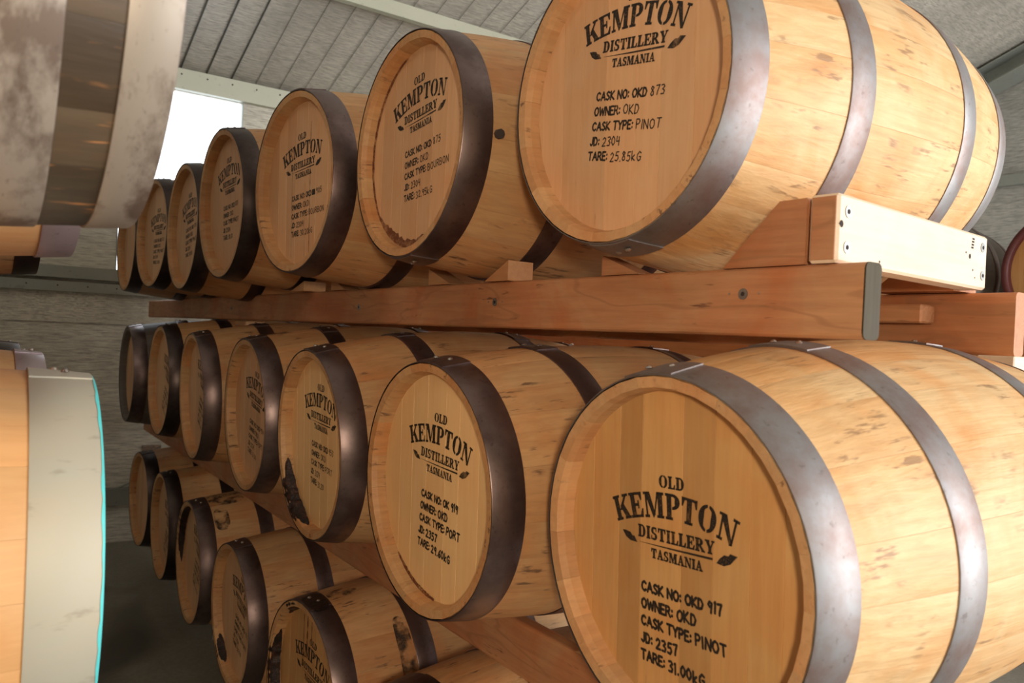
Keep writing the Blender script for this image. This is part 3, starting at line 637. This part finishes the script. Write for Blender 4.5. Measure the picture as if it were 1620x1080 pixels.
chime_patch(T2, STD, 138, 232, 'stain', 'rim_stain', seed=5, fat=.0006, on_head=.024, face=False)
chime_patch(T2, STD, 232, 345, 'stain', 'rim_stain', seed=6, fat=.0006, on_head=.006, face=False)
chime_patch(B2, STD, 238, 300, 'resin', 'tar_crust', seed=7, fat=.006)
chime_patch(B2, STD, 322, 358, 'resin', 'tar_crust', seed=8, fat=.002)
chime_patch(B4, STD, 255, 350, 'resin', 'tar_crust', seed=9, fat=.003)
chime_patch(B3, STD, 205, 235, 'resin', 'tar_crust', seed=10, fat=.003)
M['mould'] = ink('black_mould', (.05, .035, .026), .46, .68, 0.0)
def body_patch(root, P, s0, s1, a0, a1, name='mould_patch', m='mould', hgt=.0012):
    b = MB(); n, k = 14, 10; L = P['L']; vs = []
    for i in range(n + 1):
        for j in range(k + 1):
            u, v = i / n * 2 - 1, j / k * 2 - 1; q = 1 / max(1, (abs(u) ** 3 + abs(v) ** 3) ** (1 / 3)); u, v = u * q, v * q
            s = (s0 + s1) / 2 + u * (s1 - s0) / 2; a = math.radians((a0 + a1) / 2 + v * (a1 - a0) / 2); r = rad(P, s) + hgt
            vs.append((s - L / 2, -r * math.sin(a), r * math.cos(a)))
    b.add(vs, [(i * (k + 1) + j, i * (k + 1) + j + 1, (i + 1) * (k + 1) + j + 1, (i + 1) * (k + 1) + j) for i in range(n) for j in range(k)], True)
    o = b.obj(name, m, root, False); o.location = (0, 0, P['Rb'])
body_patch(B4, STD, .064, .20, -6, 22); body_patch(B4, STD, .064, .12, 26, 50); body_patch(B2, STD, .066, .15, -4, 8); body_patch(B2, STD, .18, .222, 35, 80)
body_patch(B2, STD, .004, .056, -9, 16, 'tar_patch', 'resin', .0052); body_patch(T2, STD, .075, .15, 2, 9); body_patch(M4, MP, .066, .14, 0, 12)
for root, us in ((T3, ((.047, .16, -.19, .0035), (-.062, .05, -.20, .0018), (.018, -.0, -.20, .0012))), (B2, ((-.03, .195, .10, .010), (.0, .20, .13, .006), (-.055, .19, .05, .005)))):
    for u, v1, v0, w in us:
        b = MB(); n = 12; x = REC - .425 - .00008; vs = []
        for i in range(n + 1):
            t = i / n; ww = w * (.35 + .65 * abs(math.sin(t * 9 + u * 70))) / 2; vs += [(x, -(u - ww), v0 + (v1 - v0) * t), (x, -(u + ww), v0 + (v1 - v0) * t)]
        b.add(vs, [(2 * i, 2 * i + 1, 2 * i + 3, 2 * i + 2) for i in range(n)]); o = b.obj('dark_streak', 'stain', root, False); o.location = (0, 0, STD['Rb'])
# bung in the side of T2
b = MB(); s = .074; r = rad(STD, s); b.tube((s - .425, r - .004, 0), (s - .425, r + .008, 0), .010, 8)
o = b.obj('bung', 'bung', T2); o.location = (0, 0, STD['Rb']); o.rotation_euler = (math.radians(182), 0, 0)

# ------------------------------------------------------------------ rack timbers
def beam(name, x0, x1, y0, y1, z0, z1, label, scr=(), m='timber', bev=.008, group=None, endcap=False):
    root = bpy.data.objects.new(name, None); COL.objects.link(root); root.location = ((x0 + x1) / 2, y0, z0)
    w, h = (x1 - x0) / 2, z1 - z0; pr = []
    for cx, cz, a_ in ((w - bev, h - bev, 0), (-w + bev, h - bev, 90), (-w + bev, bev, 180), (w - bev, bev, 270)):
        pr += [(cx + bev * math.cos(math.radians(a_ + t)), cz + bev * math.sin(math.radians(a_ + t))) for t in (0, 30, 60, 90)]
    def prism(ya, yb, shrink=0.0):
        b = MB(); n = len(pr); ring = [[(x * (1 - shrink), y, h / 2 + (z - h / 2) * (1 - shrink * .4)) for x, z in pr] for y in (ya, yb)]
        b.add(ring[0] + ring[1], [(k, (k + 1) % n, n + (k + 1) % n, n + k) for k in range(n)], False)
        b.add(ring[0], [tuple(range(n))]); b.add(ring[1], [tuple(range(n))[::-1]]); return b
    o = prism(0.0, y1 - y0).obj('timber', m, root)
    if endcap:
        prism(-.0015, .001).obj('end_grain', 'end_grain', root)
    for (y, z) in scr:
        b = MB(); p = Vector((x0 - root.location.x, y - y0, z - z0)); b.tube(p + Vector((.001, 0, 0)), p - Vector((.0015, 0, 0)), .0085, 12); s = b.obj('screw', 'screw', root)
        b = MB(); b.tube(p, p - Vector((.002, 0, 0)), .0035, 6); b.obj('socket', 'drill', s)
        for dy in (-.028, .026):
            b = MB(); q = p + Vector((0, dy, .001)); b.tube(q + Vector((.001, 0, 0)), q - Vector((.0006, 0, 0)), .002, 6); b.obj('nail_hole', 'rivet', root)
    tag(root, label, 'beam', group); return root
beam('rack_beam', .95, .986, .580, 5.36, .017, .118, 'long reddish timber beam across the photo, grey weathered end, under the top tier', [(.772, .079), (1.44, .073), (2.16, .065), (3.5, .066)], endcap=True)
beam('rack_beam', 1.475, 1.511, .622, 5.36, .006, .116, 'second timber beam end, behind and right of the long front beam', [], endcap=False)
beam('rack_beam', 1.80, 1.84, .98, 5.3, -.050, .060, 'rear timber rail behind the right rack, glimpsed beneath the long beam')
for y in (1.2, 3.1, 5.0):
    b = MB(); b.box(1.78, y, FZ, 1.86, y + .09, -.051, bev=.004); tag(b.obj('trestle_leg', 'timber'), 'timber leg under the rear rail, hidden behind the casks', 'post', 'legs of the rear rail')
beam('rack_beam', .95, .986, .45, 5.36, -.690, -.578, 'lower timber beam slanting down between middle and bottom casks', [(1.75, -.63)])
beam('rack_beam', 1.475, 1.511, .45, 5.36, -.690, -.580, 'rear lower beam hidden behind the middle and bottom casks')
for x in (.95, 1.475): beam('rack_beam', x, x + .036, 1.05, 5.1, -1.345, -1.246, 'floor beam in the shade beneath the bottom casks', group='floor beams')
for y in (1.2, 2.4, 3.6, 4.8):
    b = MB(); b.box(.98, y, FZ, 1.56, y + .09, -1.345, bev=.004); tag(b.obj('floor_bearer', 'timber_x_lit'), 'short floor bearer under the bottom beams, lost in shade', 'timber', 'floor bearers')
# cradle board screwed across the ends of the two near chocks
ang = math.atan2(.668 - .622, 1.463 - .95); Lb = math.hypot(.668 - .622, 1.463 - .95)
root = bpy.data.objects.new('cradle_board', None); COL.objects.link(root); root.location = (.948, .620, .1185); root.rotation_euler = (0, 0, ang)
b = MB(); b.box(0, 0, 0, Lb, .042, .093, bev=.004); b.obj('board', 'timber_x_lit', root)
b = MB(); b.box(-.0012, .0038, .0038, .001, .0382, .0892, bev=.0008); b.obj('end_grain', 'timber', root)  # browner end piece, the shade on this face put into its colour
for (x, z) in ((.024, .070), (.024, .022), (Lb - .022, .072), (Lb - .018, .024)):
    b = MB(); b.tube((x, .001, z), (x, -.0012, z), .0085, 12); s = b.obj('screw', 'screw', root); b = MB(); b.tube((x, 0, z), (x, -.002, z), .0032, 6); b.obj('socket', 'drill', s)
for (x, z, r) in ((.008, .052, .005), (Lb - .075, .052, .0045), (Lb - .092, .057, .002), (.12, .012, .002), (Lb - .06, .03, .002), (Lb-.05,.018,.0015)):
    b = MB(); b.tube((x, .001, z), (x, -.0004, z), r, 8); b.obj('nail_hole', 'drill', root)
for k in range(4):
    b = MB(); b.box(Lb - .071 + .0012 * k, -.0005, .066 + .005 * k, Lb - .062 + .0012 * k, .001, .069 + .005 * k); b.obj('stamp_mark', 'drill', root)
tag(root, 'short board with screws laid across both beam ends, lightened as if glaring in daylight', 'board')
def wedge(x0, x1, ya, yb, z0, h, label, m='timber_pale', lo=.0, flat=.0, group=None):
    """thick end at ya, thin end at yb; flat = length of the level part at the thick end"""
    sgn = 1 if yb > ya else -1; b = MB(); P = [(ya, z0), (yb, z0), (yb, z0 + max(lo, .0008)), (ya + sgn * flat, z0 + h), (ya, z0 + h)]
    if flat == 0: P = P[:4]
    n = len(P); vs = [(x0, y, z) for y, z in P] + [(x1, y, z) for y, z in P]
    b.add(vs, [tuple(range(n)), tuple(range(n, 2 * n))[::-1]] + [(k, n + k, n + (k + 1) % n, (k + 1) % n) for k in range(n)])
    o = b.obj('wedge_block', m)
    c = Vector(((x0 + x1) / 2, ya, z0))
    for v in o.data.vertices: v.co -= c
    o.location = c; tag(o, label, 'wedge', group); return o
z0 = .1185
wedge(.952, .990, .672, .815, z0, .092, 'large chock cut on a slant, under the nearest top cask behind the glaring board', 'timber', .0, .045)
wedge(1.43, 1.511, .705, .86, z0 - .0015, .085, 'chock on the second beam, seen under the glaring board', 'timber', .0, .04)
wedge(.952, .990, 1.095, 1.0, z0, .036, 'orange wedge with white mould on the long beam, between the first two top casks', 'timber', 0)
wedge(.945, 1.01, 1.388, 1.478, z0, .043, 'pale fresh wedge standing out on the long beam under the BOURBON cask')
wedge(.95, 1.0, 1.745, 1.64, z0, .040, 'wedge hidden on the far side of the BOURBON cask')
wedge(.915, .990, 2.53, 2.655, z0, .032, 'dark rough wedge on the long beam beneath the fourth top cask')
wedge(.945, 1.0, 2.37, 2.26, z0, .040, 'small wedge on the beam, far side of the third top cask')
wedge(.952, 1.0, 1.86, 1.925, -.5775, .026, 'wedge tip on the lower beam, left of the PORT 919 cask')
wedge(.952, 1.0, 1.055, 1.12, -.5775, .022, 'wedge on the lower beam between the two nearest middle casks')
b = MB(); b.box(-.025, -.075, 0, .055, .075, .021, bev=.002); o = b.obj('packing_block', 'timber_pale'); o.location = (.975, 3.36, -.0075); tag(o, 'small orange packing block squeezed between the long beam and the middle casks', 'block')
b = MB(); b.box(-.024, -.30, -.017, .024, .30, .017, bev=.003); o = b.obj('spacer_block', 'timber'); o.location = (1.445, 1.055, .076); tag(o, 'short orange batten against the face of the second beam, right of the long beam end', 'block')

# ------------------------------------------------------------------ left rack
g_l = 'casks on the left rack'
LU = dict(R=.240, Rb=.262, L=.80, w1=.042, a=.086, b=.150); LL = dict(R=.243, Rb=.264, L=.82, w1=.078, a=.20, b=.25)
U1 = cask('oak_cask', (.143, .935, .340), 0, 0, LU, 'stave_weathered', 'head_pink', 'hoop_galv', 90, 0, True, label='dark weathered barrel with broad whitish hoops filling the upper left corner', group=g_l, seed=31, hoops4=[(0, .042), (.086, .150), (.80 - .150, .80 - .086), (.80 - .042, .80)])
LS = dict(R=.240, Rb=.264, L=.82, w1=.050, a=.20, b=.25)
U2 = cask('oak_cask', (.141, 1.49, .340), 0, 0, LS, 'stave_clean', 'head_pink', 'hoop_lilac', 90, 0, True, label='reddish cask with a lilac-grey end hoop just below the weathered barrel, left', group=g_l, seed=32)
U3 = cask('oak_cask', (.141, 2.25, .340), 0, 0, LS, 'stave_warm', 'head_pink', 'hoop_dark', 90, 0, True, label='dark-hooped cask, farthest in the upper left rack', group=g_l, seed=33)
L1 = cask('oak_cask', (.152, 1.27, -.328), -.027, 0, LL, 'stave_clean', 'head_gold', 'hoop_clean', 0, 0, True, label='big orange cask with pale galvanised hoop and cyan edge, lower left corner', group=g_l, seed=34)
L2 = cask('oak_cask', (.134, 1.86, -.32), 0, 0, LS, 'stave_clean', 'head_gold', 'hoop_lilac', 8, 0, True, label='cask with a lilac-grey hoop peeping over the cyan-edged cask', group=g_l, seed=35)
L3 = cask('oak_cask', (.121, 2.43, -.32), 0, 0, LS, 'stave_warm', 'head_gold', 'hoop_dark', 8, 0, True, label='farthest low cask on the left, a dark sliver of hoop at the picture edge', group=g_l, seed=36)
b = MB(); n = 120; R = LL['R']; L = LL['L']; vs = []
for k in range(n + 1):
    a = 2 * PI * k / n; w = .0010 + .0022 * abs(math.sin(a * 5 + 1)) * abs(math.sin(a * 17)); 
    for (s, r) in ((-.0014, R - .003), (-.0014, R + .0021), (-.0006, R + .0028), (w, R + .0032)): vs.append((s - L / 2, -r * math.sin(a), r * math.cos(a)))
b.add(vs, [(k * 4 + j, (k + 1) * 4 + j, (k + 1) * 4 + j + 1, k * 4 + j + 1) for k in range(n) for j in range(3)], True)
o = b.obj('paint_edge', 'cyan', L1); o.location = (0, 0, LL['Rb']); o['label'] = 'cyan paint along the hoop edge'
for x in (-.07, -.60):
    beam('rack_beam', x, x + .045, .60, 2.75, -.046, .076, 'left rack beam under the upper casks, out at the picture edge', m='timber', group='left rack beams')
    beam('rack_beam', x, x + .045, .60, 2.75, -.69, -.585, 'left rack lower beam under the lower casks, hidden', m='timber', group='left rack lower beams')
    for y in (.66, 2.6):
        b = MB(); b.box(x - .02, y, FZ, x + .065, y + .09, -.691, bev=.004); tag(b.obj('trestle_leg', 'timber'), 'timber leg holding the left rack off the floor, hidden by casks', 'post', 'left rack legs')

# ------------------------------------------------------------------ second rack seen past the right end
RED = dict(R=.250, Rb=.275, L=.80, w1=.055, a=.20, b=.25)
R1 = cask('oak_cask', (3.6, 1.33, .37), .0, 0, RED, 'stave_warm', 'head_gold', 'hoop_red', 0, 0, label='distant cask with a dark red painted rim at the right picture edge', group='casks beyond the right rack', seed=41)
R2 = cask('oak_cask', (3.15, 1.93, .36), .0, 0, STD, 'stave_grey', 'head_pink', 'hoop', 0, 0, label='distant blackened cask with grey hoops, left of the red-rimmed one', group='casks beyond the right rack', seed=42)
b = MB(); vs = []; n = 64; Lr = RED['L']
for k in range(n):
    a = 2 * PI * k / n
    for (s_, r) in ((-.0006, .2505), (-.0022, .247), (-.0022, .2300), (.012, .2275), (REC - .001, .2265)): vs.append((s_ - Lr / 2, -r * math.sin(a), r * math.cos(a)))
b.add(vs, [(k * 5 + j, ((k + 1) % n) * 5 + j, ((k + 1) % n) * 5 + j + 1, k * 5 + j + 1) for k in range(n) for j in range(4)], True)
o = b.obj('painted_rim', 'hoop_red', R1); o.location = (0, 0, RED['Rb'])
for i, x in enumerate((3.72, 4.2)):
    beam('rack_beam', x, x + .045, 1.0, 2.3, -.02, .098, 'beam of the rack beyond, under the distant casks', m='timber', group='beams of the rack beyond')
    for y in (1.05, 2.15):
        b = MB(); b.box(x - .02, y, FZ, x + .07, y + .09, -.021, bev=.004); tag(b.obj('trestle_leg', 'timber'), 'leg of the rack beyond, hidden behind the near casks', 'post', 'legs of the rack beyond')
beam('rack_beam', 3.20, 3.245, 1.6, 2.3, -.02, .084, 'front beam of the rack beyond, under the blackened cask', m='timber')
for y in (1.65, 2.15):
    b = MB(); b.box(3.18, y, FZ, 3.265, y + .09, -.021, bev=.004); tag(b.obj('trestle_leg', 'timber'), 'leg of the rack beyond, hidden behind the near casks', 'post', 'legs of the rack beyond')
root = bpy.data.objects.new('cross_board', None); COL.objects.link(root); root.location = (2.45, 1.03, -.05)
b = MB(); b.box(0, 0, 0, 1.1, .10, .06, bev=.003); b.obj('board', 'timber_x_lit', root)
for x in (.45, .9):
    b = MB(); b.box(x, .02, FZ + .05, x + .06, .09, .001, bev=.003); b.obj('leg', 'timber', root)
tag(root, 'sunlit board beyond the right rack, low at the right picture edge', 'board')
